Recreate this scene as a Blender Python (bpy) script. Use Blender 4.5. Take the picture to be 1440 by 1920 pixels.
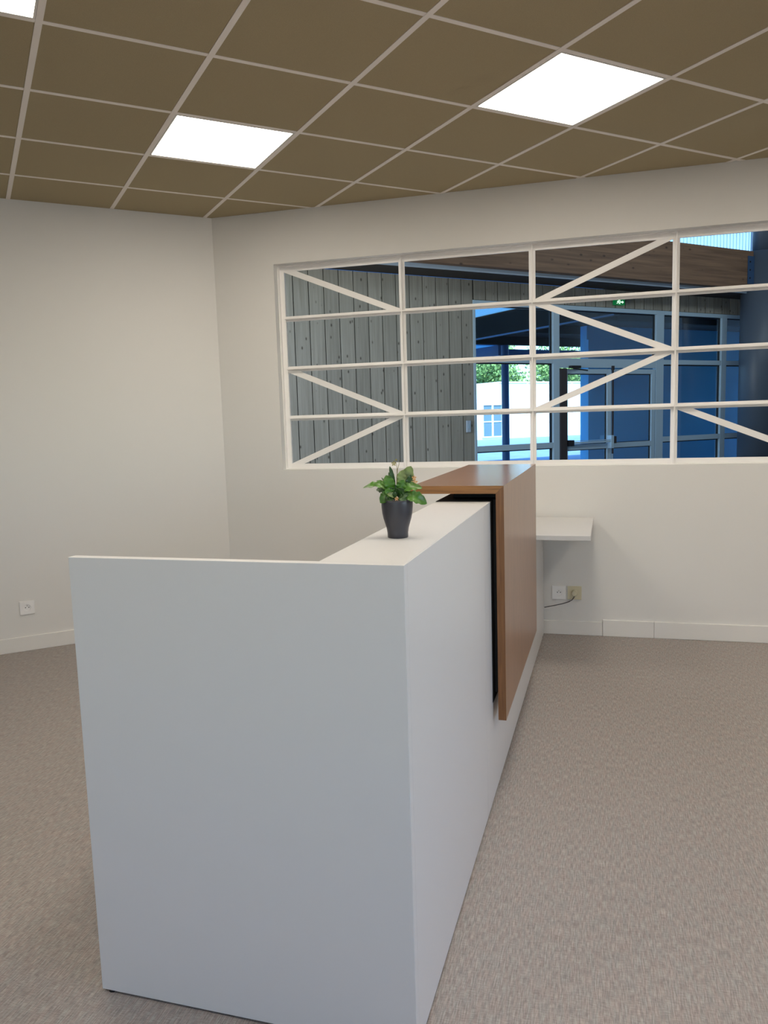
import bpy, bmesh, math, random
from mathutils import Vector, Matrix
random.seed(7)
for o in list(bpy.data.objects): bpy.data.objects.remove(o)
C = bpy.context.scene.collection
S = bpy.context.scene
def lin(r, g, b):
    f = lambda c: (c/255/12.92) if c/255 <= .04045 else ((c/255+.055)/1.055)**2.4
    return (f(r), f(g), f(b), 1)

# ------------------------------------------------------------------ camera
cam = bpy.data.cameras.new('camera'); camo = bpy.data.objects.new('camera', cam); C.objects.link(camo)
cam.sensor_fit = 'HORIZONTAL'; cam.sensor_width = 36; cam.lens = 36*1444.636/1440
cam.clip_start = .05; cam.clip_end = 400
Rv = Vector((.964205, .26345, -.030053)); Uv = Vector((-.002548, .122538, .992461)); Fv = Vector((-.265147, .956859, -.118823))
camo.matrix_world = Matrix(((Rv.x, Uv.x, -Fv.x, 2.525521), (Rv.y, Uv.y, -Fv.y, -4.949606), (Rv.z, Uv.z, -Fv.z, 1.401717), (0, 0, 0, 1)))
S.camera = camo

# hall frame: u runs along the timber-clad wall and its glazed front, w points out of the building
HO = Vector((.710, 6.995, 0)); HU = Vector((.717, .697, 0)).normalized(); HW = Vector((-.697, .717, 0)).normalized()
HROT = math.atan2(HU.y, HU.x)
def hp(u, w, z=0): return HO + HU*u + HW*w + Vector((0, 0, z))

# ------------------------------------------------------------------ sky, sun, daylight, added hall fill
W = bpy.data.worlds.new('world'); S.world = W; W.use_nodes = True
nt = W.node_tree; bg = nt.nodes['Background']
sky = nt.nodes.new('ShaderNodeTexSky'); sky.sky_type = 'NISHITA'; sky.sun_disc = False
sky.sun_elevation = math.radians(48); sky.sun_rotation = math.radians(150)
mx = nt.nodes.new('ShaderNodeMix'); mx.data_type = 'RGBA'; mx.blend_type = 'MULTIPLY'; mx.inputs['Factor'].default_value = 1
nt.links.new(sky.outputs[0], mx.inputs['A']); mx.inputs['B'].default_value = (.62, .95, 1.25, 1)
nt.links.new(mx.outputs['Result'], bg.inputs[0]); bg.inputs[1].default_value = .52
def look(o, d): o.rotation_euler = Vector(d).to_track_quat('-Z', 'Y').to_euler()
sun = bpy.data.lights.new('sun', 'SUN'); sun.energy = 9; sun.angle = .01; sun.color = (.80, 1.0, .98)
suno = bpy.data.objects.new('sun', sun); C.objects.link(suno); look(suno, HW*.62 + HU*.28 + Vector((0, 0, -.72)))
def area(name, loc, d, sx, sy, e, col):
    l = bpy.data.lights.new(name, 'AREA'); l.shape = 'RECTANGLE'; l.size = sx; l.size_y = sy; l.energy = e; l.color = col
    o = bpy.data.objects.new(name, l); C.objects.link(o); o.location = loc; look(o, d); return o
# daylight entering through the windows behind the camera and at the left end of the hall
area('daylight_rear', (2.2, -8.35, 1.5), (0, 1, -.05), 1.9, 1.5, 13, (1.0, .96, .90))
area('daylight_right', (5.95, -4.6, 1.5), (-1, 0, -.05), 2.3, 1.5, 37, (.88, .88, 1.0))
area('daylight_hall', hp(-5.9, -2.2, 2.2), HU, 3.2, 2.6, 165, (.98, .98, .95))
area('added_hall_fill', hp(3.4, -4.2, 5.3), HW*.75+Vector((0, 0, -.66)), 5.0, 1.6, 115, (.84, .94, 1.0))  # made-up fill to brighten the glazed front; the closed roof has no rooflight

S.view_settings.view_transform = 'Standard'; S.view_settings.look = 'None'
S.view_settings.gamma = 1; S.view_settings.use_curve_mapping = False; S.view_settings.exposure = 0

# ------------------------------------------------------------------ materials
def mat(name, col, rough=.5, metal=0, spec=.5, emit=None, es=0, bump=0, bscale=200, vary=0):
    m = bpy.data.materials.new(name); m.use_nodes = True; n = m.node_tree; b = n.nodes['Principled BSDF']
    b.inputs['Base Color'].default_value = col; b.inputs['Roughness'].default_value = rough
    b.inputs['Metallic'].default_value = metal; b.inputs['Specular IOR Level'].default_value = spec
    if emit: b.inputs['Emission Color'].default_value = emit; b.inputs['Emission Strength'].default_value = es
    if bump or vary:
        tc = n.nodes.new('ShaderNodeTexCoord'); nz = n.nodes.new('ShaderNodeTexNoise'); nz.inputs['Scale'].default_value = bscale
        nz.inputs['Detail'].default_value = 3
        n.links.new(tc.outputs['Object'], nz.inputs['Vector'])
        if bump:
            bp = n.nodes.new('ShaderNodeBump'); bp.inputs['Strength'].default_value = bump; bp.inputs['Distance'].default_value = .002
            n.links.new(nz.outputs['Fac'], bp.inputs['Height']); n.links.new(bp.outputs['Normal'], b.inputs['Normal'])
        if vary:
            r = n.nodes.new('ShaderNodeValToRGB'); n.links.new(nz.outputs['Fac'], r.inputs[0])
            r.color_ramp.elements[0].position = .3; r.color_ramp.elements[1].position = .7
            r.color_ramp.elements[0].color = tuple(c*(1-vary) for c in col[:3])+(1,); r.color_ramp.elements[1].color = tuple(min(1, c*(1+vary)) for c in col[:3])+(1,)
            n.links.new(r.outputs[0], b.inputs['Base Color'])
    return m
def wood(name, c1, c2, axis, rough=.35, fine=60, knots=None, rand=0, bump=.05, spec=.5):
    """stretched-noise grain running along one object axis; knots as elongated dark cells"""
    m = bpy.data.materials.new(name); m.use_nodes = True; n = m.node_tree; b = n.nodes['Principled BSDF']; L = n.links
    tc = n.nodes.new('ShaderNodeTexCoord'); oi = n.nodes.new('ShaderNodeObjectInfo')
    off = n.nodes.new('ShaderNodeVectorMath'); off.operation = 'MULTIPLY_ADD'
    cx = n.nodes.new('ShaderNodeCombineXYZ')
    for k in range(3): L.new(oi.outputs['Random'], cx.inputs[k])
    L.new(cx.outputs[0], off.inputs[0]); off.inputs[1].default_value = (37, 53, 71) if rand else (0, 0, 0); L.new(tc.outputs['Object'], off.inputs[2])
    mp = n.nodes.new('ShaderNodeMapping'); sc = [fine, fine, fine]; sc[axis] = fine/28; mp.inputs['Scale'].default_value = sc
    L.new(off.outputs[0], mp.inputs[0])
    nz = n.nodes.new('ShaderNodeTexNoise'); nz.inputs['Scale'].default_value = 1; nz.inputs['Detail'].default_value = 5; nz.inputs['Roughness'].default_value = .6
    nz.inputs['Distortion'].default_value = .3
    L.new(mp.outputs[0], nz.inputs[0])
    r = n.nodes.new('ShaderNodeValToRGB'); r.color_ramp.elements[0].position = .32; r.color_ramp.elements[1].position = .68
    r.color_ramp.elements[0].color = c1; r.color_ramp.elements[1].color = c2; L.new(nz.outputs['Fac'], r.inputs[0])
    out = r.outputs[0]
    if knots:
        mk = n.nodes.new('ShaderNodeMapping'); sk = [knots]*3; sk[axis] = knots*.55; mk.inputs['Scale'].default_value = sk
        L.new(off.outputs[0], mk.inputs[0])
        vo = n.nodes.new('ShaderNodeTexVoronoi'); vo.inputs['Scale'].default_value = 1; vo.inputs['Randomness'].default_value = 1; L.new(mk.outputs[0], vo.inputs['Vector'])
        kr = n.nodes.new('ShaderNodeValToRGB'); kr.color_ramp.elements[0].position = .05; kr.color_ramp.elements[1].position = .16
        kr.color_ramp.elements[0].color = (.12, .10, .08, 1); kr.color_ramp.elements[1].color = (1, 1, 1, 1); L.new(vo.outputs['Distance'], kr.inputs[0])
        mm = n.nodes.new('ShaderNodeMix'); mm.data_type = 'RGBA'; mm.blend_type = 'MULTIPLY'; mm.inputs['Factor'].default_value = .85
        L.new(out, mm.inputs['A']); L.new(kr.outputs[0], mm.inputs['B']); out = mm.outputs['Result']
    if rand:
        mr = n.nodes.new('ShaderNodeMapRange'); mr.inputs['To Min'].default_value = 1-rand; mr.inputs['To Max'].default_value = 1+rand
        L.new(oi.outputs['Random'], mr.inputs['Value'])
        m2 = n.nodes.new('ShaderNodeVectorMath'); m2.operation = 'SCALE'; L.new(out, m2.inputs[0]); L.new(mr.outputs[0], m2.inputs['Scale']); out = m2.outputs[0]
    L.new(out, b.inputs['Base Color']); b.inputs['Roughness'].default_value = rough; b.inputs['Specular IOR Level'].default_value = spec
    if bump:
        bp = n.nodes.new('ShaderNodeBump'); bp.inputs['Strength'].default_value = bump; bp.inputs['Distance'].default_value = .001
        L.new(nz.outputs['Fac'], bp.inputs['Height']); L.new(bp.outputs['Normal'], b.inputs['Normal'])
    return m
def glass(name, tint=(1, 1, 1, 1), refl=1.0):
    m = bpy.data.materials.new(name); m.use_nodes = True; n = m.node_tree; n.nodes.remove(n.nodes['Principled BSDF']); L = n.links
    out = n.nodes['Material Output']; tr = n.nodes.new('ShaderNodeBsdfTransparent'); tr.inputs[0].default_value = tint
    gl = n.nodes.new('ShaderNodeBsdfGlossy'); gl.inputs['Roughness'].default_value = .02; fr = n.nodes.new('ShaderNodeFresnel'); fr.inputs['IOR'].default_value = 1.45
    mu = n.nodes.new('ShaderNodeMath'); mu.operation = 'MULTIPLY'; mu.inputs[1].default_value = refl; L.new(fr.outputs[0], mu.inputs[0])
    mx = n.nodes.new('ShaderNodeMixShader'); L.new(mu.outputs[0], mx.inputs[0]); L.new(tr.outputs[0], mx.inputs[1]); L.new(gl.outputs[0], mx.inputs[2]); L.new(mx.outputs[0], out.inputs[0])
    return m
def translucent(name, col, mix=.7, clear=0):
    m = bpy.data.materials.new(name); m.use_nodes = True; n = m.node_tree; L = n.links; out = n.nodes['Material Output']; b = n.nodes['Principled BSDF']
    b.inputs['Base Color'].default_value = col; t = n.nodes.new('ShaderNodeBsdfTranslucent'); t.inputs[0].default_value = col
    mx = n.nodes.new('ShaderNodeMixShader'); mx.inputs[0].default_value = mix; L.new(b.outputs[0], mx.inputs[1]); L.new(t.outputs[0], mx.inputs[2]); res = mx.outputs[0]
    if clear:
        tr = n.nodes.new('ShaderNodeBsdfTransparent'); m2 = n.nodes.new('ShaderNodeMixShader'); m2.inputs[0].default_value = clear
        L.new(res, m2.inputs[1]); L.new(tr.outputs[0], m2.inputs[2]); res = m2.outputs[0]
    L.new(res, out.inputs[0])
    return m
def floor_mat():
    m = bpy.data.materials.new('woven_vinyl'); m.use_nodes = True; n = m.node_tree; L = n.links; b = n.nodes['Principled BSDF']
    tc = n.nodes.new('ShaderNodeTexCoord')
    def threads(sx, sy, det=2):
        mp = n.nodes.new('ShaderNodeMapping'); mp.inputs['Scale'].default_value = (sx, sy, 1); L.new(tc.outputs['Object'], mp.inputs[0])
        nz = n.nodes.new('ShaderNodeTexNoise'); nz.inputs['Scale'].default_value = 1; nz.inputs['Detail'].default_value = det; nz.inputs['Roughness'].default_value = .6
        L.new(mp.outputs[0], nz.inputs[0]); return nz
    a = threads(300, 28, 3); c = threads(50, 330, 2); d = threads(95, 14, 2)
    ad = n.nodes.new('ShaderNodeMath'); ad.operation = 'ADD'; wa = n.nodes.new('ShaderNodeMath'); wa.operation = 'MULTIPLY'; wa.inputs[1].default_value = 1.3; L.new(a.outputs['Fac'], wa.inputs[0]); wc = n.nodes.new('ShaderNodeMath'); wc.operation = 'MULTIPLY'; wc.inputs[1].default_value = .7; L.new(c.outputs['Fac'], wc.inputs[0]); L.new(wa.outputs[0], ad.inputs[0]); L.new(wc.outputs[0], ad.inputs[1])
    r = n.nodes.new('ShaderNodeValToRGB'); L.new(ad.outputs[0], r.inputs[0]); e = r.color_ramp.elements
    sc = n.nodes.new('ShaderNodeMath'); sc.operation = 'MULTIPLY'; sc.inputs[1].default_value = .5; L.new(ad.outputs[0], sc.inputs[0]); L.new(sc.outputs[0], r.inputs[0])
    e[0].position = .36; e[0].color = (.245, .218, .205, 1); e[1].position = .64; e[1].color = (.48, .44, .415, 1)
    k = r.color_ramp.elements.new(.5); k.color = (.355, .318, .300, 1)
    # slightly bluish / yellowish threads
    hu = n.nodes.new('ShaderNodeMix'); hu.data_type = 'RGBA'; hu.blend_type = 'MULTIPLY'; hu.inputs['Factor'].default_value = 1
    r2 = n.nodes.new('ShaderNodeValToRGB'); r2.color_ramp.elements[0].position = .38; r2.color_ramp.elements[1].position = .62
    r2.color_ramp.elements[0].color = (1.0, .95, .93, 1); r2.color_ramp.elements[1].color = (.93, .97, .97, 1); L.new(d.outputs['Fac'], r2.inputs[0])
    L.new(r.outputs[0], hu.inputs['A']); L.new(r2.outputs[0], hu.inputs['B']); L.new(hu.outputs['Result'], b.inputs['Base Color'])
    b.inputs['Roughness'].default_value = .6; b.inputs['Specular IOR Level'].default_value = .35
    bp = n.nodes.new('ShaderNodeBump'); bp.inputs['Strength'].default_value = .25; bp.inputs['Distance'].default_value = .001
    L.new(ad.outputs[0], bp.inputs['Height']); L.new(bp.outputs['Normal'], b.inputs['Normal'])
    return m
M = dict(
 paint=mat('wall_paint', (.78, .765, .735, 1), .75, bump=.08, bscale=260),
 skirting=mat('skirting_paint', (.82, .80, .76, 1), .4),
 steel=mat('white_steel', (.93, .905, .88, 1), .35),
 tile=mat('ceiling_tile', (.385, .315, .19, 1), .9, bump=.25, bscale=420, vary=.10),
 grid=mat('ceiling_grid', (.86, .80, .74, 1), .5),
 slab=mat('slab', (.25, .24, .22, 1), .9),
 lampframe=mat('lamp_frame', (.72, .70, .66, 1), .4),
 diffuser=mat('lamp_diffuser', (.9, .9, .9, 1), .6, emit=(1, .908, .78, 1), es=14.2),
 floor=floor_mat(),
 melamine=mat('white_melamine', (.68, .675, .67, 1), .33, bump=.03, bscale=900),
 edging=mat('white_edging', (.82, .81, .80, 1), .3),
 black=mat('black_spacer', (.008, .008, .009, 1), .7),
 teakx=wood('teak_across', (.225, .103, .043, 1), (.40, .203, .094, 1), 0, .20, 130, spec=.8),
 teakz=wood('teak_upright', (.200, .094, .044, 1), (.37, .195, .102, 1), 2, .28, 190, spec=.8),
 teak_edge_x=wood('teak_edge_across', (.19, .082, .022, 1), (.33, .152, .044, 1), 0, .4, 160),
 teak_edge_z=wood('teak_edge_upright', (.15, .062, .020, 1), (.25, .110, .038, 1), 2, .4, 160),
 plastic=mat('white_plastic', (.90, .89, .88, 1), .3),
 yellowed=mat('yellowed_plastic', (.66, .60, .42, 1), .35),
 dark=mat('dark_hole', (.015, .015, .015, 1), .6),
 metal=mat('pin_metal', (.6, .58, .52, 1), .3, 1),
 cable=mat('grey_cable', (.05, .05, .055, 1), .5),
 pot=mat('charcoal_ceramic', (.040, .040, .050, 1), .36),
 soil=mat('potting_soil', (.03, .018, .010, 1), .95, bump=1, bscale=300, vary=.4),
 leaf=mat('leaf_green', (.058, .165, .014, 1), .38, vary=.35, bscale=45),
 leafpale=mat('leaf_pale', (.20, .26, .085, 1), .45, vary=.35, bscale=60),
 leafdark=mat('leaf_dark', (.026, .075, .014, 1), .4, vary=.3, bscale=50),
 stem=mat('stem', (.18, .15, .045, 1), .6),
 petal=mat('petal_peach', (.75, .40, .15, 1), .6),
 drypetal=mat('petal_dry', (.30, .26, .07, 1), .7),
 plank=wood('weathered_plank', (.27, .26, .215, 1), (.38, .365, .31, 1), 2, .75, 30, knots=9.5, rand=.14),
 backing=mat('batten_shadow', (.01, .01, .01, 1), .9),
 glulam=wood('glulam', (.12, .068, .038, 1), (.25, .150, .085, 1), 0, .6, 22, knots=7),
 fascia=mat('grey_flashing', (.42, .52, .62, 1), .45),
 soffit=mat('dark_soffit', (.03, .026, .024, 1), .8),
 alu=mat('grey_aluminium', (.40, .55, .66, 1), .4, 0),
 gasket=mat('black_gasket', (.006, .006, .008, 1), .5),
 darktrim=mat('dark_trim', (.035, .03, .032, 1), .6),
 column=mat('slate_column', (.075, .10, .135, 1), .45),
 smoked=translucent('smoked_roof_sheet', (.16, .34, .50, 1), .8),
 polycarb=translucent('corrugated_polycarbonate', (.94, .97, .98, 1), .9, clear=.5),
 glass=glass('clear_glass', (.97, .99, .99, 1), .8),
 glass_out=glass('facade_glass', (.92, .97, 1.0, 1), .35),
 exit=mat('exit_green', (.0, .10, .03, 1), .4, emit=(.0, .30, .07, 1), es=.3),
 exitw=mat('exit_white', (.8, .9, .8, 1), .4, emit=(.7, 1, .75, 1), es=1.4),
 bluewall=mat('blue_render', (.14, .54, .92, 1), .8, bump=.1, bscale=60, vary=.05),
 hallpaint=mat('hall_paint', (.42, .42, .42, 1), .8),
 hallfloor=mat('hall_floor', (.22, .21, .20, 1), .5),
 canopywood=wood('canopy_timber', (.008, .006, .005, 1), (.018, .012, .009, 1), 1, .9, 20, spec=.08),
 bluesteel=mat('blue_steel', (.03, .075, .16, 1), .45),
 render=mat('white_render', (.80, .84, .86, 1), .85, bump=.1, bscale=20),
 asphalt=mat('pale_concrete', (.20, .29, .40, 1), .9, vary=.12, bscale=2, bump=.1),
 darkpane=mat('dark_pane', (.10, .16, .20, 1), .1),
 treeleaf=mat('tree_foliage', (.22, .34, .10, 1), .7, vary=.5, bscale=3),
 bark=mat('bark', (.10, .07, .05, 1), .9),
)

# ------------------------------------------------------------------ builders
def bm_box(bm, x0, y0, z0, x1, y1, z1, mtx=None):
    vs = [bm.verts.new((x, y, z)) for z in (z0, z1) for x, y in ((x0, y0), (x1, y0), (x1, y1), (x0, y1))]
    fs = [(3, 2, 1, 0), (4, 5, 6, 7), (0, 1, 5, 4), (1, 2, 6, 5), (2, 3, 7, 6), (3, 0, 4, 7)]
    for f in fs: bm.faces.new([vs[i] for i in f])
    if mtx is not None: bmesh.ops.transform(bm, matrix=mtx, verts=vs)
    return vs
def bm_prism(bm, poly, z0, z1):
    a = [bm.verts.new((x, y, z0)) for x, y in poly]; b = [bm.verts.new((x, y, z1)) for x, y in poly]; k = len(poly)
    bm.faces.new(a[::-1]); bm.faces.new(b)
    for i in range(k): bm.faces.new((a[i], a[(i+1) % k], b[(i+1) % k], b[i]))
def bm_lathe(bm, prof, seg=32, cap=True):
    rings = [[bm.verts.new((r*math.cos(2*math.pi*i/seg), r*math.sin(2*math.pi*i/seg), z)) for i in range(seg)] for r, z in prof]
    for a, b in zip(rings, rings[1:]):
        for i in range(seg): bm.faces.new((a[i], a[(i+1) % seg], b[(i+1) % seg], b[i]))
    if cap: bm.faces.new(rings[0][::-1]); bm.faces.new(rings[-1])
def bm_tube(bm, pts, r, seg=8):
    pts = [Vector(p) for p in pts]; rings = []
    for i, p in enumerate(pts):
        d = (pts[min(i+1, len(pts)-1)] - pts[max(i-1, 0)]).normalized()
        a = d.orthogonal().normalized() if not rings else (prev - d*prev.dot(d)).normalized(); prev = a; b = d.cross(a)
        rr = r[i] if isinstance(r, (list, tuple)) else r
        rings.append([bm.verts.new(p + (a*math.cos(2*math.pi*k/seg) + b*math.sin(2*math.pi*k/seg))*rr) for k in range(seg)])
    for a, b in zip(rings, rings[1:]):
        for k in range(seg): bm.faces.new((a[k], a[(k+1) % seg], b[(k+1) % seg], b[k]))
    bm.faces.new(rings[0][::-1]); bm.faces.new(rings[-1])
def obj(name, bm, m, parent=None, loc=None, rot=None, bevel=0, smooth=False, fix=True, **props):
    if fix: bmesh.ops.recalc_face_normals(bm, faces=bm.faces)
    me = bpy.data.meshes.new(name); bm.to_mesh(me); bm.free(); me.materials.append(m)
    o = bpy.data.objects.new(name, me); C.objects.link(o)
    if parent: o.parent = parent
    if loc is not None: o.location = loc
    if rot is not None: o.rotation_euler = rot
    if smooth:
        for p in me.polygons: p.use_smooth = True
    if bevel:
        b = o.modifiers.new('bevel', 'BEVEL'); b.width = bevel; b.segments = 2; b.limit_method = 'ANGLE'
    for k, v in props.items(): o[k] = v
    return o
def box(name, d, m, parent=None, **kw):
    bm = bmesh.new(); bm_box(bm, *d); return obj(name, bm, m, parent, **kw)
def boxes(name, ds, m, parent=None, **kw):
    bm = bmesh.new()
    for d in ds: bm_box(bm, *d)
    return obj(name, bm, m, parent, **kw)
def empty(name, loc=(0, 0, 0), rz=0, **props):
    o = bpy.data.objects.new(name, None); C.objects.link(o); o.location = loc; o.rotation_euler = (0, 0, rz); o.empty_display_size = .1
    for k, v in props.items(): o[k] = v
    return o
def clip(poly, a, b, c):
    """keep the part of a polygon where a*x + b*y <= c"""
    out = []
    for i in range(len(poly)):
        p, q = poly[i], poly[(i+1) % len(poly)]; dp, dq = a*p[0]+b*p[1]-c, a*q[0]+b*q[1]-c
        if dp <= 0: out.append(p)
        if (dp < 0 < dq) or (dq < 0 < dp):
            t = dp/(dp-dq); out.append((p[0]+t*(q[0]-p[0]), p[1]+t*(q[1]-p[1])))
    return out
STR = dict(kind='structure')

# ------------------------------------------------------------------ office shell
H = 2.795
LD = Vector((-.730, -.683, 0)).normalized(); LN = Vector((-LD.y, LD.x, 0))       # left wall runs along LD; LN points into the room
if LN.x < 0: LN = -LN
XR, YB, XL = 5.6, -8.0, -4.6
YL = XL*LD.y/LD.x
ROOM = [(0, 0), (XR, 0), (XR, YB), (XL, YB), (XL, YL)][::-1]
bm = bmesh.new(); bm_prism(bm, ROOM, -.12, 0); floor = obj('floor', bm, M['floor'], **STR)
WX0, WX1, WZ0, WZ1 = .437, 4.70, 1.078, 2.457      # interior window opening
wb = boxes('wall_back', [(-.25, 0, 0, WX0, .20, 5.4), (WX1, 0, 0, 9.5, .20, 5.4), (WX0, 0, 0, WX1, .20, WZ0), (WX0, 0, WZ1, WX1, .20, 5.4)], M['paint'], **STR)
ll = math.hypot(XL, YL)
bm = bmesh.new()
p0 = Vector((0, 0, 0)); p1 = LD*ll; off = -LN*.2
bm_prism(bm, [(p0.x, p0.y), (p1.x, p1.y), (p1.x+off.x, p1.y+off.y), (p0.x+off.x, p0.y+off.y)], 0, H+.16); obj('wall_left', bm, M['paint'], **STR)
box('wall_side', (XL-.2, YB, 0, XL, YL+.05, H+.16), M['paint'], **STR)
boxes('wall_rear', [(XL, YB-.2, 0, 1.2, YB, H+.16), (3.2, YB-.2, 0, XR+.2, YB, H+.16), (1.2, YB-.2, 0, 3.2, YB, .75), (1.2, YB-.2, 2.3, 3.2, YB, H+.16)], M['paint'], **STR)
boxes('wall_right', [(XR, YB, 0, XR+.2, -5.8, H+.16), (XR, -3.4, 0, XR+.2, 0, H+.16), (XR, -5.8, 0, XR+.2, -3.4, .75), (XR, -5.8, 2.3, XR+.2, -3.4, H+.16)], M['paint'], **STR)
for nm, d, ax in (('window_3', (1.2, YB-.14, .75, 3.2, YB-.08, 2.3), 0), ('window_4', (XR+.08, -5.8, .75, XR+.14, -3.4, 2.3), 1)):
    w = empty(nm, **STR); x0, y0, z0, x1, y1, z1 = d; f = .06
    fr = [(x0, y0, z0, x1, y1, z0+f), (x0, y0, z1-f, x1, y1, z1)]
    for k in range(4):
        if ax == 0: c = x0 + (x1-x0-f)*k/3; fr.append((c, y0, z0+f, c+f, y1, z1-f))
        else: c = y0 + (y1-y0-f)*k/3; fr.append((x0, c, z0+f, x1, c+f, z1-f))
    boxes('window_frame', fr, M['alu'], w)
    if ax == 0: box('pane', (x0+.01, y0+.028, z0+.01, x1-.01, y0+.032, z1-.01), M['glass'], w)
    else: box('pane', (x0+.028, y0+.01, z0+.01, x0+.032, y1-.01, z1-.01), M['glass'], w)

# baseboards
boxes('baseboard_back', [(0.02, -.012, 0, 2.10, 0, .088), (2.20, -.012, 0, 2.566, 0, .090)], M['skirting'], bevel=.003, **STR)
boxes('baseboard_right', [(2.568, -.014, 0, 2.8755, 0, .106), (2.8765, -.0125, 0, XR-.002, 0, .105)], M['skirting'], bevel=.003, **STR)
bm = bmesh.new(); a = LD*.02; b = LD*(ll-.02); i = LN*.012
bm_prism(bm, [(a.x, a.y), (b.x, b.y), (b.x+i.x, b.y+i.y), (a.x+i.x, a.y+i.y)], 0, .096); obj('baseboard_left', bm, M['skirting'], bevel=.003, **STR)

# suspended ceiling: lattice turned 43.6 degrees from the back wall
G0 = Vector((1.501, -3.389)); EI = Vector((.724, .689)).normalized(); EJ = Vector((-EI.y, EI.x)); T = .6
def gp(i, j): p = G0 + EI*(i*T) + EJ*(j*T); return (p.x, p.y)
ceil = empty('ceiling', (0, 0, H), **STR)
bm = bmesh.new(); bm_prism(bm, ROOM, .06, .16); obj('slab', bm, M['slab'], ceil)
def room_clip(poly, inset=0):
    for k in range(len(ROOM)):
        p, q = ROOM[k], ROOM[(k+1) % len(ROOM)]; e = Vector((q[0]-p[0], q[1]-p[1])).normalized(); n = Vector((e.y, -e.x))
        # orient outward
        cen = Vector((1, -4)); c = n.x*p[0]+n.y*p[1]
        if n.dot(cen) > c: n = -n; c = -c
        poly = clip(poly, n.x, n.y, c-inset)
        if len(poly) < 3: return []
    return poly
LIGHTS = {(1, 3): 'square ceiling panel light left of centre, nearest the far corner of the room',
          (3, 1): 'square ceiling panel light on the right, above the lattice window',
          (-1, 1): 'square ceiling panel light cut off by the top left edge of the photo'}
for c in ((5, -1), (1, -1), (3, -3), (-1, -3), (-3, -1)): LIGHTS[c] = None
gaps = 0.0125
whole = None
for i in range(-14, 16):
    for j in range(-14, 12):
        if (i, j) in LIGHTS: continue
        q = [gp(i+gaps/T, j+gaps/T), gp(i+1-gaps/T, j+gaps/T), gp(i+1-gaps/T, j+1-gaps/T), gp(i+gaps/T, j+1-gaps/T)]
        r = room_clip(q, .002)
        if len(r) < 3: continue
        full = len(r) == 4 and all((Vector(a)-Vector(b)).length < 1e-6 for a, b in zip(sorted(r), sorted(q)))
        if full and whole:
            o = bpy.data.objects.new('ceiling_tile', whole); C.objects.link(o); o.parent = ceil; o.location = (*gp(i, j), 0); o.rotation_euler = (0, 0, math.atan2(EI.y, EI.x))
        elif full:
            bm = bmesh.new(); bm_box(bm, gaps, gaps, .002, T-gaps, T-gaps, .02)
            o = obj('ceiling_tile', bm, M['tile'], ceil, loc=(*gp(i, j), 0), rot=(0, 0, math.atan2(EI.y, EI.x))); whole = o.data
        else:
            area2 = abs(sum(r[k][0]*r[(k+1) % len(r)][1]-r[(k+1) % len(r)][0]*r[k][1] for k in range(len(r))))
            if area2 < .003: continue
            g = gp(i, j); bm = bmesh.new(); bm_prism(bm, [(x-g[0], y-g[1]) for x, y in r], .002, .02); obj('ceiling_tile', bm, M['tile'], ceil, loc=(*g, 0))
for i in range(-14, 16):                                     # main runners
    q = [gp(i-.012/T, -14), gp(i+.012/T, -14), gp(i+.012/T, 12), gp(i-.012/T, 12)]; r = room_clip(q, .002)
    if len(r) > 2: bm = bmesh.new(); bm_prism(bm, r, 0, .03); obj('main_runner', bm, M['grid'], ceil)
for j in range(-14, 13):                                     # cross tees, one per bay line
    q = [gp(-14, j-.0125/T*.9), gp(16, j-.0125/T*.9), gp(16, j+.0125/T*.9), gp(-14, j+.0125/T*.9)]; r = room_clip(q, .002)
    if len(r) > 2: bm = bmesh.new(); bm_prism(bm, r, .0008, .028); obj('cross_tee', bm, M['grid'], ceil)
def panel_light(i, j, label):
    seen = label is not None
    t = empty('ceiling_light', (*gp(i+.5, j+.5), H), math.atan2(EI.y, EI.x), label=label or 'square ceiling panel light behind the camera, outside the photo', category='ceiling light', group='recessed panel lights in the ceiling')
    h = .287; f = .008
    bm = bmesh.new()
    for d in ((-h, -h, .0, h, -h+f, .02), (-h, h-f, .0, h, h, .02), (-h, -h+f, .0, -h+f, h-f, .02), (h-f, -h+f, .0, h, h-f, .02)): bm_box(bm, *d)
    obj('frame', bm, M['lampframe'], t)
    box('diffuser', (-h+f, -h+f, .003, h-f, h-f, .018), M['diffuser'], t)
for (i, j), lab in LIGHTS.items(): panel_light(i, j, lab)

# ------------------------------------------------------------------ lattice window (steel T-sections, set back 9 cm)
win = empty('window_1', (0, .09, 0), **STR)
MX = [1.297, 2.137, 2.984, 3.829]; HZ = [1.431, 1.767, 2.105]
FX0, FX1, FZ0, FZ1 = WX0+.036, WX1-.036, WZ0+.036, WZ1-.036
for nm, d in (('frame_side', (WX0, 0, WZ0, FX0, .012, WZ1)), ('frame_side', (FX1, 0, WZ0, WX1, .012, WZ1)), ('frame_head', (FX0, 0, FZ1, FX1, .012, WZ1)), ('frame_sill', (FX0, 0, WZ0, FX1, .012, FZ0))):
    box(nm, d, M['steel'], win, bevel=.001)
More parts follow.
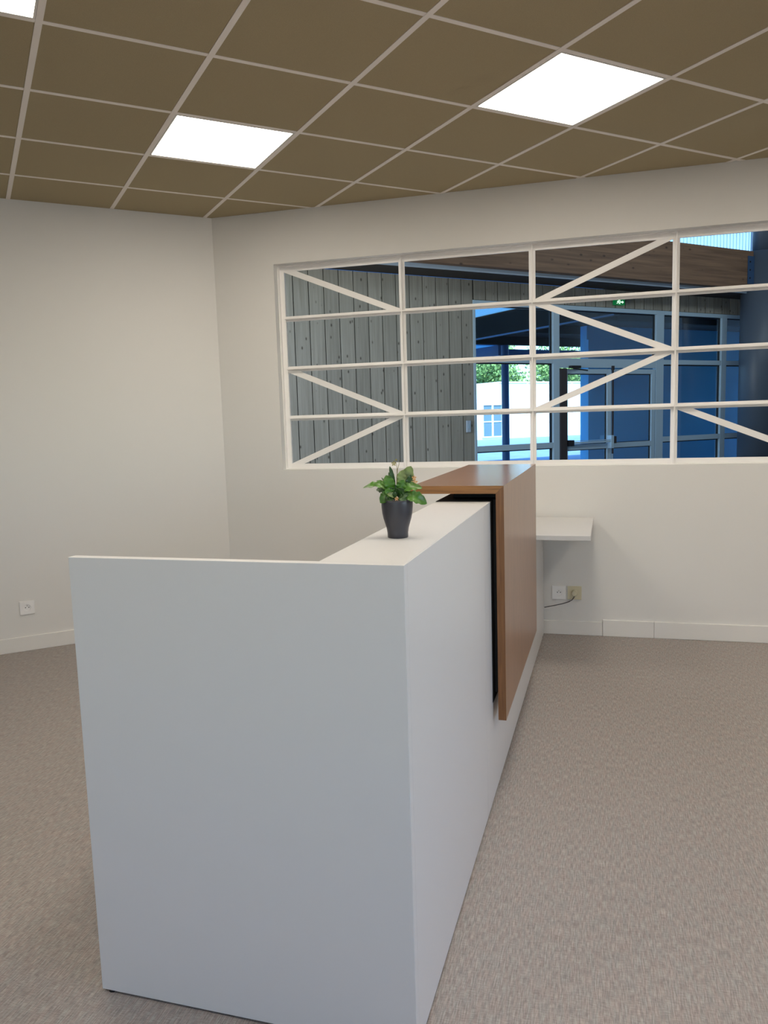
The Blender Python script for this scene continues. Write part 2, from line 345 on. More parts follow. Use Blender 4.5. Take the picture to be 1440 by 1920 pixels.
# angle leg of the perimeter frame, turned towards the room
for nm, d in (('frame_flange', (WX0, -.03, WZ0, WX0+.005, 0, WZ1)), ('frame_flange', (WX0+.005, -.03, WZ1-.005, WX1, 0, WZ1)), ('frame_flange', (WX0+.005, -.03, WZ0, WX1, 0, WZ0+.005))):
    box(nm, d, M['steel'], win)
xs = [FX0]+MX+[FX1]; zs = [FZ0]+HZ+[FZ1]
for x in MX:
    boxes('mullion', [(x-.02, .0005, FZ0, x+.02, .010, FZ1), (x-.004, -.030, FZ0-.03, x+.004, .0005, FZ1+.03)], M['steel'], win, bevel=.0008)
for z in HZ:
    for k in range(len(xs)-1):
        a = xs[k]+(.02 if k else 0); b = xs[k+1]-(.02 if k < len(xs)-2 else 0)
        a2 = xs[k]+(.004 if k else 0); b2 = xs[k+1]-(.004 if k < len(xs)-2 else 0)
        boxes('transom', [(a, .001, z-.018, b, .010, z+.018), (a2, -.030, z-.004, b2, .001, z+.004)], M['steel'], win, bevel=.0008)
def brace(bay, row, up):
    """row 0 is the top row; flat bar corner to corner; up = rises to the right"""
    x0 = xs[bay]+(.02 if bay else 0); x1 = xs[bay+1]-(.02 if bay < len(xs)-2 else 0); zb = zs[3-row]+(.018 if row < 3 else 0); zt = zs[4-row]-(.018 if row else 0)
    w = .056                                   # horizontal cut where the bar meets a transom
    v = .040
    L_ = x1-x0
    if up: poly = [(x0, zb), (x0+v*2.2, zb), (x1, zt-.004), (x1, zt), (x1-v*2.2, zt), (x0, zb+.004)]
    else: poly = [(x0, zt), (x0, zt-.004), (x1-v*2.2, zb), (x1, zb), (x1, zb+.004), (x0+v*2.2, zt)]
    bm = bmesh.new(); a = [bm.verts.new((x, .002, z)) for x, z in poly]; b = [bm.verts.new((x, .0095, z)) for x, z in poly]
    bm.faces.new(a); bm.faces.new(b[::-1])
    for i in range(6): bm.faces.new((a[i], b[i], b[(i+1) % 6], a[(i+1) % 6]))
    obj('brace', bm, M['steel'], win)
for b_ in ((0, 0, 0), (0, 2, 0), (0, 3, 1), (2, 0, 1), (2, 1, 0), (2, 2, 1), (3, 3, 0)): brace(*b_)

# ------------------------------------------------------------------ reception desk
DA = math.radians(-.95)
desk = empty('reception_desk', (2.148, -3.447, 0), DA, label='white L-shaped reception counter with a teak hood, running to the lattice window wall', category='desk')
TOP = 1.105; G = .008
box('end_panel', (-.812, 0, G, 0, .025, TOP), M['melamine'], desk, bevel=.0008)
DL = 3.42; DH = 2.375
box('front_panel', (-.0035, .0255, G, 0, 1.046, TOP-.0003), M['melamine'], desk, bevel=.0006)
box('front_panel', (-.0035, 1.0475, G, 0, DH, TOP-.0003), M['melamine'], desk, bevel=.0006)
box('worktop', (-.195, .0255, TOP-.022, -.0039, DH, TOP), M['melamine'], desk, bevel=.0005)
box('carcass_panel', (-.022, .0255, G+.002, -.0039, DH, TOP-.0225), M['melamine'], desk)
box('front_panel', (-.019, DH+.001, G, -.0005, DL, .7345), M['melamine'], desk, bevel=.0006)
box('back_panel', (-.195, .0255, .7605, -.176, DH, TOP-.0225), M['melamine'], desk)
box('desktop', (-.80, .0255, .735, -.0225, 2.659, .760), M['melamine'], desk, bevel=.001)
box('side_panel', (-.80, 2.9, G, -.0195, 2.925, .7345), M['melamine'], desk, bevel=.001)
for x, y in ((-.79, .012), (-.02, .012), (-.1, 1.2), (-.1, 2.4), (-.01, 3.35), (-.74, 2.91)):
    bm = bmesh.new(); bm_lathe(bm, [(.010, 0), (.010, .004), (.007, .004), (.007, G+.001)], 12); obj('foot', bm, M['black'], desk, loc=(x, y, 0))
# teak hood folded over the counter: top and front with a mitre, black spacer between
HY0, HY1 = 1.178, 2.385; HXO = .049; HT = .028; HTOP = 1.162; HB = .313; HXI = -.285
def mitre(name, poly, m, me_, label):
    """poly in x,z of the near face; body and a thin edge band on the near end"""
    for nm, ya, yb, mm in ((name, HY0+.001, HY1, m), ('edge_band', HY0, HY0+.001, me_)):
        bm = bmesh.new(); a = [bm.verts.new((x, ya, z)) for x, z in poly]; b = [bm.verts.new((x, yb, z)) for x, z in poly]
        bm.faces.new(a); bm.faces.new(b[::-1]); k = len(poly)
        for i in range(k): bm.faces.new((a[i], b[i], b[(i+1) % k], a[(i+1) % k]))
        if nm == name: par = obj(nm, bm, mm, desk, label=label)
        else: obj(nm, bm, mm, par)
mitre('hood_top', [(HXI, HTOP-HT), (HXO-HT-.0004, HTOP-HT), (HXO-.0004, HTOP), (HXI, HTOP)], M['teakx'], M['teak_edge_x'], 'polished teak top of the hood')
mitre('hood_front', [(HXO-HT, HB), (HXO, HB), (HXO, HTOP-.0004), (HXO-HT, HTOP-HT-.0004)], M['teakz'], M['teak_edge_z'], 'teak front leaf of the hood')
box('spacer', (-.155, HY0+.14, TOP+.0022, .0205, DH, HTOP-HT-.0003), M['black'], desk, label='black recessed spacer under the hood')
boxes('black_sheet', [(-.194, HY0+.004, TOP+.0002, .0023, DH, TOP+.0020), (.0003, HY0+.004, .375, .0023, HY1-.02, TOP+.0002)], M['black'], desk, label='thin black sheet on the counter under the hood')  # flat black sheets over the counter top and front
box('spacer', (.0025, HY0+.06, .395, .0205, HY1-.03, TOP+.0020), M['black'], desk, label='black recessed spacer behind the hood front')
# low side shelf fixed to the counter next to the wall
box('side_shelf', (-.80, 2.66, .735, .307, 3.42, .760), M['melamine'], desk, bevel=.001)

# ------------------------------------------------------------------ potted plant
PX, PY = 2.042, -3.079
plant = empty('potted_plant', (PX, PY, TOP+.0004), label='small leafy green plant in a charcoal pot on the white counter', category='plant')
bm = bmesh.new()
prof = [(.0250, 0), (.0262, .0012), (.0263, .012), (.0280, .024), (.0316, .036), (.0354, .049), (.0382, .063), (.0396, .078), (.0399, .088), (.0397, .0952), (.0388, .0960), (.0378, .0950), (.0372, .084), (.001, .082)]
bm_lathe(bm, prof, 48); obj('pot', bm, M['pot'], plant, smooth=True)
bm = bmesh.new(); bm_lathe(bm, [(.001, .0843), (.0355, .0863), (.0352, .0885), (.018, .0915), (.001, .092)], 24, cap=False); obj('soil', bm, M['soil'], plant, smooth=True)
RX = Vector((.9642, .2634, 0)).normalized(); RD = Vector((-RX.y, RX.x, 0))       # photo-right and away
PK = .0001494
def pp(x, y, d=0): return RX*((x-765)*PK) + RD*d + Vector((0, 0, .0965+(810-y)*PK))
def leaf(p0, p1, width, m, sag=.0, d0=0, d1=0, curl=.25, face=0.0, seed=0, name='leaf'):
    a = pp(*p0, d0); b = pp(*p1, d1); ax = (b-a); L_ = ax.length; ax.normalize()
    rnd = random.Random(seed); n = 17
    side = ax.cross(Vector((0, 0, 1)) if abs(ax.z) < .8 else RD).normalized()
    view = -RD*face + Vector((0, 0, 1))*(1-face)
    side = ax.cross(view).normalized(); up = side.cross(ax).normalized()
    bm = bmesh.new(); rows = []
    for k in range(n+1):
        t = k/n; c = a + ax*(L_*t) + up*(math.sin(t*math.pi)*sag*L_)
        w = width*PK*.5*((max(0, math.sin(math.pi*t**1.35))**.62)*1.02 + .10*(1-t))
        w *= 1 + .10*math.sin(k*2.15+seed)*min(1, t*2)
        ruff = .24*w*math.sin(k*1.55+seed*1.3)
        rows.append([bm.verts.new(c + side*(w*s) + up*(abs(s)**1.5*w*curl + (ruff if abs(s) > .9 else 0)*(1 if s > 0 else -1))) for s in (-1, -.5, 0, .5, 1)])
    for r0, r1 in zip(rows, rows[1:]):
        for s in range(4): bm.faces.new((r0[s], r0[s+1], r1[s+1], r1[s]))
    o = obj(name, bm, m, plant, smooth=True, fix=False)
    so = o.modifiers.new('thickness', 'SOLIDIFY'); so.thickness = .0006
    su = o.modifiers.new('smooth', 'SUBSURF'); su.levels = 1; su.render_levels = 1
    return o
g, gpal, gd = M['leaf'], M['leafpale'], M['leafdark']
LV = [((700, 760), (195, 600), 170, g, .26, 0, -.006, .3, .35), ((700, 730), (480, 850), 200, g, .25, 0, -.022, .3, .6), ((690, 740), (420, 640), 150, gd, .15, .0, .012, .3, .5),
      ((710, 700), (590, 395), 170, g, .12, -.002, -.004, .25, .95), ((700, 640), (425, 485), 75, g, .1, .004, .0, .3, .5), ((745, 600), (658, 250), 65, gd, .05, .002, .004, .35, .95),
      ((830, 680), (1020, 262), 205, gpal, -.06, .006, .014, .2, .95), ((800, 640), (880, 320), 150, gpal, .05, .004, .008, .25, .95), ((780, 720), (890, 480), 160, g, .1, -.004, -.008, .25, .9),
      ((790, 740), (1200, 630), 190, g, .22, -.002, .0, .3, .45), ((830, 760), (1265, 890), 200, g, .30, -.006, -.016, .3, .65), ((760, 740), (880, 620), 140, gd, .1, -.006, -.022, .3, .8),
      ((900, 700), (1045, 400), 120, gd, .05, .008, .014, .3, .9), ((700, 720), (470, 560), 130, gpal, .15, .008, .018, .3, .5), ((720, 750), (640, 600), 120, gd, .1, -.006, -.016, .3, .8),
      ((700, 760), (560, 640), 150, g, .2, -.004, -.026, .3, .75), ((760, 740), (740, 560), 90, gd, .1, .0, -.004, .3, .9), ((800, 750), (1010, 700), 130, gd, .2, .006, -.012, .3, .5),
      ((720, 700), (640, 350), 60, gd, .1, .006, .012, .3, .9), ((760, 760), (690, 690), 100, gd, .1, -.01, -.024, .3, .7), ((820, 760), (960, 790), 140, gd, .2, -.01, -.024, .3, .6),
      ((700, 740), (780, 640), 110, g, .1, .012, .02, .3, .7), ((650, 640), (510, 445), 34, gd, .05, .012, .024, .3, .5),
      ((730, 770), (560, 790), 150, gd, .2, -.012, -.026, .3, .6), ((800, 770), (905, 850), 120, gd, .25, -.014, -.034, .3, .6), ((740, 770), (640, 700), 130, gd, .2, -.012, -.024, .3, .8),
      ((770, 760), (840, 590), 100, g, .1, -.006, -.014, .3, .9), ((780, 770), (940, 740), 120, gd, .2, -.01, -.022, .3, .6), ((730, 770), (600, 700), 90, gpal, .2, -.01, -.03, .3, .7),
      ((830, 740), (985, 560), 90, g, .1, .0, .004, .3, .8), ((720, 690), (690, 470), 60, gd, .1, .006, .008, .3, .95), ((700, 770), (760, 700), 90, gd, .1, -.02, -.028, .3, .7)]
for k, l in enumerate(LV): leaf(l[0], l[1], l[2], l[3], l[4], l[5], l[6], l[7], l[8], k)
bm = bmesh.new(); bm_tube(bm, [pp(765, 760), pp(768, 560), pp(775, 420), pp(790, 300), pp(815, 225), pp(825, 150)], [.0012, .0011, .001, .0008, .0006, .0005], 6); obj('stem', bm, M['stem'], plant, smooth=True)
bm = bmesh.new(); bm_tube(bm, [pp(778, 400), pp(780, 300), pp(775, 225), pp(755, 170), pp(735, 190)], [.0008, .0007, .0006, .0005, .0004], 6); obj('stem', bm, M['stem'], plant, smooth=True)
def flower(c, r, m, d=0, petals=5, tilt=.2):
    bm = bmesh.new(); o = pp(*c, d)
    for k in range(petals):
        a = 2*math.pi*k/petals+.3; e = RX*math.cos(a) + Vector((0, 0, 1))*math.sin(a); f = e.cross(RD)
        q = [o, o+e*r*.6*PK+f*r*.28*PK-RD*.001, o+e*r*PK-RD*.002, o+e*r*.6*PK-f*r*.28*PK-RD*.001]
        bm.faces.new([bm.verts.new(p) for p in q])
    fo = obj('flower', bm, m, plant, fix=False); so = fo.modifiers.new('thickness', 'SOLIDIFY'); so.thickness = .0008
flower((730, 205), 48, M['drypetal'], -.001); flower((1070, 535), 60, M['petal'], .004); flower((1065, 460), 45, M['petal'], .008); flower((758, 780), 40, M['petal'], -.03); flower((770, 145), 22, M['drypetal'])
bm = bmesh.new(); bm_tube(bm, [pp(880, 740, .004), pp(1000, 620, .006), pp(1070, 520, .005)], .0008, 6); obj('stem', bm, M['stem'], plant, smooth=True)

# ------------------------------------------------------------------ wall sockets
def socket(name, origin, normal_rot, m, label, plug=False):
    """local x = along wall, -y = into the room, z = up; origin = lower left corner of the plate"""
    s = empty(name, origin, normal_rot, label=label, category='socket', group='white wall sockets near the floor')
    sz = .086; cx = cz = sz/2
    bm = bmesh.new()
    # plate with a round opening
    seg = 32; R = .0205; outer = []
    ring = [(cx+R*math.cos(2*math.pi*k/seg), cz+R*math.sin(2*math.pi*k/seg)) for k in range(seg)]
    def edge(a):
        c, s_ = math.cos(a), math.sin(a); t = (sz/2)/max(abs(c), abs(s_)); return (cx+c*t, cz+s_*t)
    outer = [edge(2*math.pi*k/seg) for k in range(seg)]
    y0, y1 = -.009, -.0005
    A = [bm.verts.new((x, y0, z)) for x, z in outer]; B = [bm.verts.new((x, y0, z)) for x, z in ring]
    A2 = [bm.verts.new((x, y1, z)) for x, z in outer]; B2 = [bm.verts.new((x, y1, z)) for x, z in ring]
    for k in range(seg):
        q = (k+1) % seg
        bm.faces.new((A[k], A[q], B[q], B[k])); bm.faces.new((A[k], A2[k], A2[q], A[q])); bm.faces.new((B[k], B[q], B2[q], B2[k])); bm.faces.new((A2[k], B2[k], B2[q], A2[q]))
    obj('plate', bm, m, s, bevel=.0008)
    bm = bmesh.new(); bm_lathe(bm, [(.0203, 0), (.0203, .0015)], 32); obj('well', bm, m, s, loc=(cx, -.0008, cz), rot=(math.pi/2, 0, 0))
    for dx in (-.0095, .0095):
        bm = bmesh.new(); bm_lathe(bm, [(.003, 0), (.003, .0006)], 14); obj('socket_hole', bm, M['dark'], s, loc=(cx+dx, -.0023, cz), rot=(math.pi/2, 0, 0))
    bm = bmesh.new(); bm_lathe(bm, [(.0024, 0), (.0024, .010), (.0014, .0125)], 14); obj('earth_pin', bm, M['metal'], s, loc=(cx, -.0023, cz+.0105), rot=(math.pi/2, 0, 0))
    return s
LA = math.atan2(-LD.y, -LD.x)
po = LD*1.381
socket('wall_socket', (po.x, po.y, .237), LA, M['plastic'], 'white wall socket on the left wall, behind the counter end')
socket('wall_socket', (2.256, 0, .230), 0, M['plastic'], 'white empty wall socket under the side shelf beside the counter')
s3 = socket('wall_socket', (2.353, 0, .230), 0, M['yellowed'], 'yellowed wall socket under the side shelf holding a plug')
# plug with its cord, pushed into the yellowed socket
plug = empty('power_plug', (2.396, -.009, .273), 0, label='cream plug with a thin dark cord running behind the counter', category='plug')
bm = bmesh.new(); bm_lathe(bm, [(.0190, -.006), (.0198, .0), (.0195, .018), (.016, .026), (.010, .028)], 28); obj('plug_body', bm, M['yellowed'], plug, rot=(math.pi/2, 0, 0), smooth=True)
bm = bmesh.new()
pts = [Vector((0, -.020, -.014)), Vector((-.004, -.022, -.026)), Vector((-.014, -.024, -.040)), Vector((-.034, -.026, -.052)), Vector((-.075, -.028, -.066)), Vector((-.12, -.030, -.077)), Vector((-.172, -.032, -.089)), Vector((-.186, -.032, -.092))]
bm_tube(bm, pts, .0026, 8); obj('cord', bm, M['cable'], plug, smooth=True)

# ================================================================== hall behind the lattice window
big = [(-20, .2), (9.5, .2), (9.5, 30), (-20, 30)]
def half(poly, n, k): return clip(poly, n.x, n.y, k)
hallpoly = half(big, HW, HW.dot(HO)+.08); hallpoly = half(hallpoly, -HU, -(HU.dot(HO)-5.6))
bm = bmesh.new(); bm_prism(bm, hallpoly, -.12, 0); obj('floor', bm, M['hallfloor'], **STR)
bm = bmesh.new(); bm_prism(bm, hallpoly, 5.4, 5.6); obj('ceiling', bm, M['hallpaint'], **STR)
def hbox(name, d, m, parent=None, **kw):
    if parent is None: return box(name, d, m, None, loc=HO, rot=(0, 0, HROT), **kw)
    return box(name, d, m, parent, **kw)
def hempty(name, u=0, w=0, z=0, **p): return empty(name, hp(u, w, z), HROT, **p)
box('wall_right', (9.5, .0, 0, 9.7, 16.5, 5.6), M['hallpaint'], **STR)
bm = bmesh.new()
for d in ((-5.8, -4.25, 0, -5.6, .1, .4), (-5.8, -4.25, 3.9, -5.6, .1, 5.4), (-5.8, -.5, .4, -5.6, .1, 3.9), (-5.8, -4.25, .4, -5.6, -4.0, 3.9)): bm_box(bm, *d)
obj('wall_left', bm, M['hallpaint'], loc=HO, rot=(0, 0, HROT), **STR)

# timber-clad wall: full-height planks left of the glazed front, short ones above it
wall = hempty('wall_far', **STR)
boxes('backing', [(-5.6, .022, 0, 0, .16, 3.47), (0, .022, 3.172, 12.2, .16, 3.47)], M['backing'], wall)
PW = .2268; k = 0; u = .021-PW*25
fullm = shortm = None
for n_ in range(25):
    u0 = .021-PW*(25-n_); a = u0+.008; b = u0+PW-.008
    if n_ == 24: b = 0.0
    me_ = None
    bm = bmesh.new(); bm_box(bm, 0, 0, 0, b-a, .021, 3.465); obj('plank', bm, M['plank'], wall, loc=(a, random.uniform(0, .002), 0))
n_ = 0
while .021+PW*n_ < 12.0:
    a = .021+PW*n_+.008; bm = bmesh.new(); bm_box(bm, 0, 0, 0, PW-.016, .021, 3.465-3.175); obj('plank', bm, M['plank'], wall, loc=(a, random.uniform(0, .002), 3.175)); n_ += 1
hbox('wall_top', (-5.6, 0, 4.17, -1.5, .16, 5.4), M['hallpaint'], **STR)

rl = hempty('added_fill_frame', 3.4, -4.2, 5.36, **STR)      # added frame around the hall fill lamp; the roof above is uncut
boxes('window_frame', [(-2.6, -.9, -.04, 2.6, -.8, .035), (-2.6, .8, -.04, 2.6, .9, .035), (-2.6, -.8, -.04, -2.5, .8, .035), (2.5, -.8, -.04, 2.6, .8, .035)], M['alu'], rl)

# soffit, flashing and glulam beam
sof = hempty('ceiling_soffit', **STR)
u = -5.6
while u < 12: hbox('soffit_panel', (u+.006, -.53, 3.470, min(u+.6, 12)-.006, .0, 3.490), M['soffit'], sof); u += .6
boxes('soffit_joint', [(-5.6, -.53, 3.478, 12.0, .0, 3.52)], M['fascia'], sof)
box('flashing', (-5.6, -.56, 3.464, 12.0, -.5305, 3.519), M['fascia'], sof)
hbox('glulam_beam', (-5.55, -.68, 3.5205, 5.62, -.52, 4.172), M['glulam'], bevel=.004, label='long brown glued timber beam with knots above the clad wall', category='beam')
# bright corrugated strip over the beam
def corrugated(name, u0, u1, w, z0, z1, m, parent=None, pitch=.09, amp=.024, **kw):
    bm = bmesh.new(); n = int((u1-u0)/pitch*6); cols = []
    for i in range(n+1):
        uu = u0+(u1-u0)*i/n; ph = math.sin(2*math.pi*(uu/pitch)); s = max(-1, min(1, ph*1.6))*amp
        cols.append((bm.verts.new((uu, w+s, z0)), bm.verts.new((uu, w+s, z1))))
    for a, b in zip(cols, cols[1:]): bm.faces.new((a[0], b[0], b[1], a[1]))
    return obj(name, bm, m, parent, fix=False, **({} if parent else dict(loc=HO, rot=(0, 0, HROT))), **kw)
cl = hempty('window_5', **STR)
corrugated('corrugated_sheet', -1.5, 6.60, .05, 3.50, 5.40, M['polycarb'], cl)
boxes('window_frame', [(6.60, .0, 3.47, 6.68, .1, 5.4), (9.0, 0, 3.47, 9.08, .1, 5.4), (11.9, 0, 3.47, 12.0, .1, 5.4)], M['bluesteel'], cl)
box('pane', (6.68, .04, 3.47, 11.9, .046, 5.4), M['glass_out'], cl)
# column with bearing plate and steel stub
col = hempty('round_column', 5.95, -.60, label='thick round slate-blue column carrying the timber beam, right edge of the photo', category='column')
bm = bmesh.new(); bm_lathe(bm, [(.33, 0), (.33, 4.18)], 48); obj('shaft', bm, M['column'], col, smooth=False)
for p in col.children[0].data.polygons: p.use_smooth = len(p.vertices) == 4
bm = bmesh.new(); bm_lathe(bm, [(.15, 4.1805), (.15, 4.62), (.16, 4.66), (.30, 5.05), (.30, 5.39)], 32); o = obj('stub_post', bm, M['column'], col)
for p in o.data.polygons: p.use_smooth = len(p.vertices) == 4
hb = hempty('bearing_bracket', 5.62, -.60, label='bolted steel bracket fixing the timber beam end to the column', category='bracket')
box('bracket_plate', (-.16, -.095, 3.60, .006, -.083, 4.08), M['bluesteel'], hb)
for z in (3.70, 3.84, 3.98):
    bm = bmesh.new(); bm_lathe(bm, [(.014, 0), (.014, .012), (.008, .016)], 6); obj('bolt', bm, M['gasket'], hb, loc=(-.11, -.095, z), rot=(math.pi/2, 0, 0))

# glazed front -------------------------------------------------
fr = hempty('window_2', **STR)
A0, A1 = -.01, .07
posts = [(0, .045), (1.585, 1.715), (3.955, 4.145), (5.69, 5.83), (7.75, 7.9), (9.8, 9.95), (11.9, 12.0)]
for a, b in posts: box('post', (a, A0, 0, b, A1, 3.168), M['alu'], fr, bevel=.003)
bays = [(.045, 1.585), (1.715, 3.955), (4.145, 5.69), (5.83, 7.75), (7.9, 9.8), (9.95, 11.9)]
for n_, (a, b) in enumerate(bays):
    box('head_rail', (a, A0, 3.10, b, A1, 3.168), M['alu'], fr, bevel=.003)
    box('transom', (a, A0+.003, 2.232 if n_ != 1 else 2.165, b, A1-.003, 2.315), M['alu'], fr, bevel=.003)
    if n_ != 1:
        box('transom', (a, A0+.003, .855, b, A1-.003, .945), M['alu'], fr, bevel=.003)
        box('transom', (a, A0+.003, 0, b, A1-.003, .10), M['alu'], fr, bevel=.003)
    cells = [(2.315, 3.10)]+([(.945, 2.232), (.10, .855)] if n_ != 1 else [])
    for z0, z1 in cells:
        boxes('gasket', [(b-.035, .035, z0, b, .06, z1), (a, .035, z1-.018, b-.035, .06, z1)], M['gasket'], fr)
        box('pane', (a, .041, z0, b, .047, z1), M['glass_out'], fr)
def door(name, a, b, hinge_left):
    d = hempty(name, **STR); s = .085
    boxes('leaf_frame', [(a, -.005, .01, a+s*.35 if hinge_left else a+s*.35, .045, 2.145), (b-s, -.005, .01, b, .045, 2.145), (a+s*.35, -.005, 2.065, b-s, .045, 2.145), (a+s*.35, -.005, .01, b-s, .045, .12), (a+s*.35, -.005, .80, b-s, .045, .885)], M['alu'], d, bevel=.002)
    for z0, z1 in ((.885, 2.065), (.12, .80)):
        boxes('gasket', [(b-s-.025, .028, z0, b-s, .040, z1), (a+s*.35, .028, z1-.014, b-s-.025, .040, z1), (a+s*.35, .028, z0, b-s-.025, .040, z0+.010)], M['gasket'], d)
        box('pane', (a+s*.35, .030, z0, b-s, .036, z1), M['glass_out'], d)
    return d
d1 = door('door_1', 1.865, 2.875, True)
d2 = door('door_2', 2.895, 3.94, False)
box('dark_strip', (1.722, -.030, .01, 1.858, .02, 2.15), M['darktrim'], d1)  # dark upright strip beside the left leaf
boxes('push_bar', [(1.90, -.085, .905, 2.80, -.055, .935), (1.90, -.085, .945, 2.80, -.065, .955)], M['alu'], d1)
boxes('bar_bracket', [(1.88, -.10, .87, 1.95, -.005, .97)], M['gasket'], d1)
boxes('latch', [(2.79, -.10, .80, 2.85, -.005, 1.02)], M['alu'], d1)
boxes('latch', [(2.90, -.06, .88, 2.95, -.005, 1.00), (2.89, -.03, .70, 2.91, -.005, 2.14), (2.875, -.03, 2.13, 2.925, -.005, 2.20)], M['darktrim'], d2)
clo = hempty('door_closer', 2.0, -.01, 2.16, label='dark hydraulic closer above the left leaf of the glass double door', category='door closer')
boxes('closer_body', [(-.09, -.06, -.01, .13, 0, .035)], M['gasket'], clo, bevel=.004)
bm = bmesh.new(); bm_tube(bm, [(.0, -.055, -.015), (-.1, -.12, -.02), (.02, -.16, -.035), (.27, -.06, -.045)], .011, 6); obj('closer_arm', bm, M['gasket'], clo)

# exit sign with running figure and arrow
ex = hempty('exit_sign', 3.02, 0, 3.266, label='green emergency exit sign above the glass double door', category='sign')
box('sign_box', (-.115, -.05, -.048, .115, -.0005, .048), M['exit'], ex)
def flat(name, polys, m, par):
    bm = bmesh.new()
    for p in polys:
        a = [bm.verts.new((x, -.052, z)) for x, z in p]; b = [bm.verts.new((x, -.0502, z)) for x, z in p]; bm.faces.new(a); bm.faces.new(b[::-1])
        for i in range(len(p)): bm.faces.new((a[i], b[i], b[(i+1) % len(p)], a[(i+1) % len(p)]))
    return obj(name, bm, m, par)
head = [(-.028+.008*math.cos(t*math.pi/5), .030+.008*math.sin(t*math.pi/5)) for t in range(10)]
flat('running_figure', [head, [(-.045, .018), (-.026, .020), (-.034, -.008), (-.050, -.006)], [(-.034, -.004), (-.020, -.014), (-.024, -.032), (-.014, -.034), (-.010, -.012), (-.030, .004)],
     [(-.050, -.004), (-.040, -.008), (-.056, -.028), (-.078, -.026), (-.078, -.020), (-.060, -.019)], [(-.030, .018), (-.014, .004), (-.006, .010), (-.010, .013), (-.024, .022)], [(-.045, .018), (-.062, .014), (-.068, -.002), (-.062, -.004), (-.056, .008), (-.044, .010)]], M['exitw'], ex)
flat('arrow', [[(.015, -.008), (.055, -.008), (.055, .008), (.015, .008)], [(.055, -.024), (.088, 0), (.055, .024)]], M['exitw'], ex)
flat('doorway', [[(.0, -.036), (.006, -.036), (.006, .036), (.0, .036)], [(-.02, .032), (0, .032), (0, .036), (-.02, .036)]], M['exitw'], ex)
# switch plate on the cladding
sw = hempty('switch_plate', -.123, 0, 1.17, label='small grey switch box on the timber cladding left of the glass front', category='switch')
box('back_box', (-.036, -.030, 0, .036, -.0005, .18), M['fascia'], sw, bevel=.004); box('rocker', (-.018, -.036, .06, .018, -.030, .13), M['alu'], sw, bevel=.002)

# ------------------------------------------------------------------ outside
hbox('ground', (-30, .09, -.15, 110, 140, -.02), M['asphalt'], kind='structure')
can = hempty('entrance_canopy', label='dark timber canopy over the entrance outside the glass front', category='canopy')
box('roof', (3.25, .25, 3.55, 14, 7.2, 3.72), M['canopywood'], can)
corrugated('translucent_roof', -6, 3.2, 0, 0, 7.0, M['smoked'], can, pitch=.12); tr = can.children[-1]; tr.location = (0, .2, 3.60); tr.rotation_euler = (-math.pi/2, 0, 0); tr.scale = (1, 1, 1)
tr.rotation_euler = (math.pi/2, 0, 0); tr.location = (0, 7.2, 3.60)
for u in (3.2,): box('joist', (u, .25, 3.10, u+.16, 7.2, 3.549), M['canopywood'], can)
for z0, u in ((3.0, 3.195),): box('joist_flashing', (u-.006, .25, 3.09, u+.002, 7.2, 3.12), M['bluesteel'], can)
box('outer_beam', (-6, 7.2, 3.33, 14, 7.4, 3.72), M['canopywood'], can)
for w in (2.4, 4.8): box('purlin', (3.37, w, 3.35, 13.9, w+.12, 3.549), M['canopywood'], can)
post = hempty('canopy_post', 6.27, 7.3, label='slim dark blue canopy post outside the glass front', category='post')
bm = bmesh.new(); bm_lathe(bm, [(.16, -.02), (.16, .01), (.105, .011), (.105, 3.32)], 24); obj('shaft', bm, M['bluesteel'], post)
car = hempty('outer_shelter', label='lower blue-framed shelter with translucent roof beyond the canopy post', category='shelter')
box('side_beam', (6.2, 7.5, 3.06, 6.36, 12, 3.3445), M['bluesteel'], car)
box('cross_beam', (6.36, 7.5, 3.05, 14, 7.62, 3.24), M['bluesteel'], car)
for w in (9.2, 10.8): box('glazing_bar', (-4, w, 3.30, 6.2, w+.08, 3.344), M['bluesteel'], car)
box('roof_sheet', (-4, 7.5, 3.345, 6.36, 12, 3.355), M['smoked'], car)
blue = hempty('outbuilding', label='blue rendered wall block seen through the right half of the glass front', category='building')
box('block', (5.17, 3.0, -.02, 13.5, 3.2, 3.30), M['bluewall'], blue)
box('corner_strip', (5.17, 2.95, -.02, 5.36, 3.0, 3.0), M['bluewall'], blue)
box('wall_joint', (5.36, 2.985, 2.55, 13.5, 2.999, 2.565), M['bluesteel'], blue)

bld = hempty('low_building', label='low white rendered building in full sun across the yard', category='building')
box('wall', (23.35, 30, -.02, 60, 38, 3.50), M['render'], bld)
box('wing', (8, 29.4, -.02, 23.34, 38, 3.32), M['render'], bld)
box('coping', (23.35, 29.93, 3.50, 60, 38, 3.58), M['render'], bld)
for uu in (23.9, 25.6, 27.3, 29.4): box('pilaster', (uu, 29.94, -.02, uu+.10, 29.999, 3.498), M['render'], bld)
wf = boxes('window', [(21.55, 29.30, .10, 23.15, 29.399, .17), (21.55, 29.30, 2.10, 23.15, 29.399, 2.18), (21.55, 29.30, .17, 21.64, 29.399, 2.10), (22.30, 29.30, .17, 22.40, 29.399, 2.10), (23.06, 29.30, .17, 23.15, 29.399, 2.10), (21.64, 29.33, 1.05, 23.06, 29.399, 1.11)], M['render'], bld)
for a, b in ((21.64, 22.30), (22.40, 23.06)): box('pane', (a, 29.37, .17, b, 29.398, 2.10), M['darkpane'], wf)

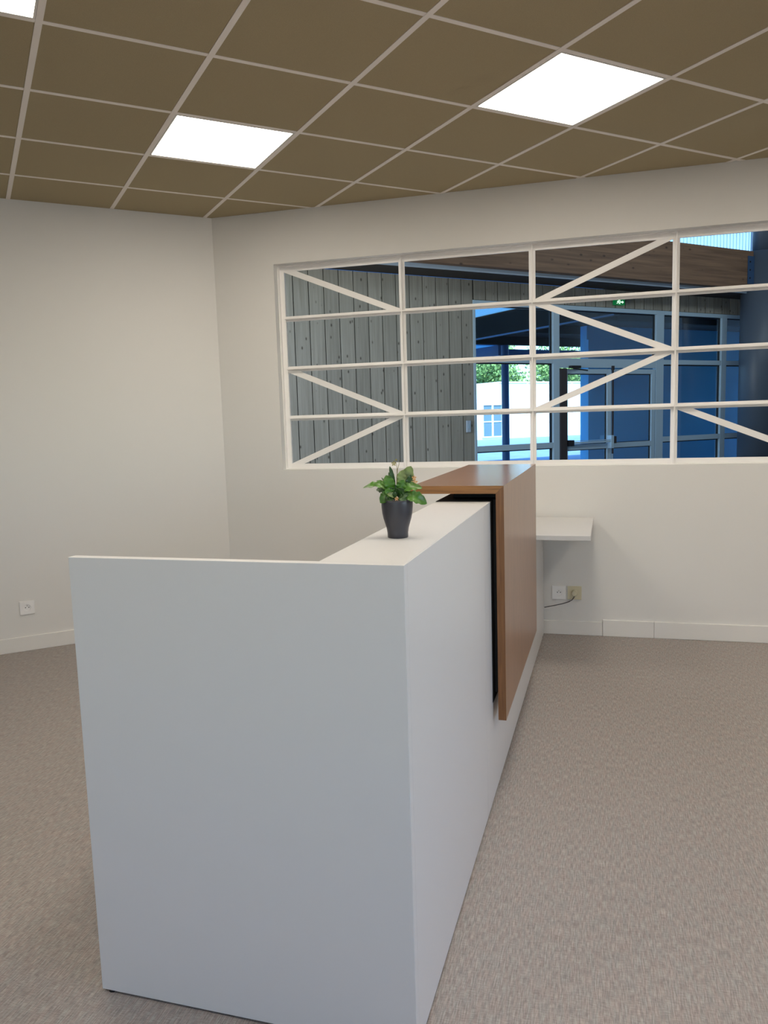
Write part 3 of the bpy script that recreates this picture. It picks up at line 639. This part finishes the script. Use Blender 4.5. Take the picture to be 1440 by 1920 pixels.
def tree(u, w, h, r, seed, label):
    t = hempty('tree', u, w, -.02, label=label, category='tree', group='trees behind the low building'); rnd = random.Random(seed)
    bm = bmesh.new(); bm_tube(bm, [(0, 0, 0), (.1, .05, h*.3), (0, .1, h*.55), (.15, 0, h*.8)], [.22, .17, .12, .05], 8); obj('trunk', bm, M['bark'], t)
    bm = bmesh.new()
    blobs = [(Vector((rnd.gauss(0, r*.45), rnd.gauss(0, r*.35), h*rnd.uniform(.32, .88))), r*rnd.uniform(.30, .5)) for _ in range(36)]
    for c, br in blobs:
        for _ in range(120):
            d = Vector((rnd.gauss(0, 1), rnd.gauss(0, 1), rnd.gauss(0, 1))).normalized(); p = c + d*br*rnd.uniform(.75, 1.05)
            s = rnd.uniform(.10, .22); n = (d+Vector((rnd.gauss(0, .5), rnd.gauss(0, .5), rnd.gauss(0, .5)))).normalized(); a = n.orthogonal().normalized(); b = n.cross(a)
            ang = rnd.uniform(0, 6.28); a, b = a*math.cos(ang)+b*math.sin(ang), -a*math.sin(ang)+b*math.cos(ang)
            bm.faces.new([bm.verts.new(p+a*s), bm.verts.new(p+b*s*.6), bm.verts.new(p-a*s), bm.verts.new(p-b*s*.6)])
    obj('crown', bm, M['treeleaf'], t, fix=False)
for k, (u, w, h, r, lab) in enumerate((
        (24.0, 42.5, 7.9, 2.5, 'leafy tree above the white wing, leftmost of the row against the clad wall'),
        (29.5, 49.5, 8.8, 2.7, 'leafy tree just left of the canopy post above the white building'),
        (32.2, 43.0, 8.4, 2.5, 'leafy tree right of the canopy post, nearest the lattice bar'),
        (38.0, 49.5, 9.2, 2.7, 'leafy tree between the lattice bar and the tall grey mullion'),
        (39.8, 43.0, 8.0, 2.5, 'leafy tree seen through the left leaf of the glass door'),
        (47.0, 49.5, 7.8, 2.7, 'leafy tree at the right end of the row, beside the blue wall'),
        (47.5, 42.5, 6.9, 2.4, 'leafy tree hidden mostly behind the blue wall, right end of the nearer row'))): tree(u, w, h, r, 100+k, lab)
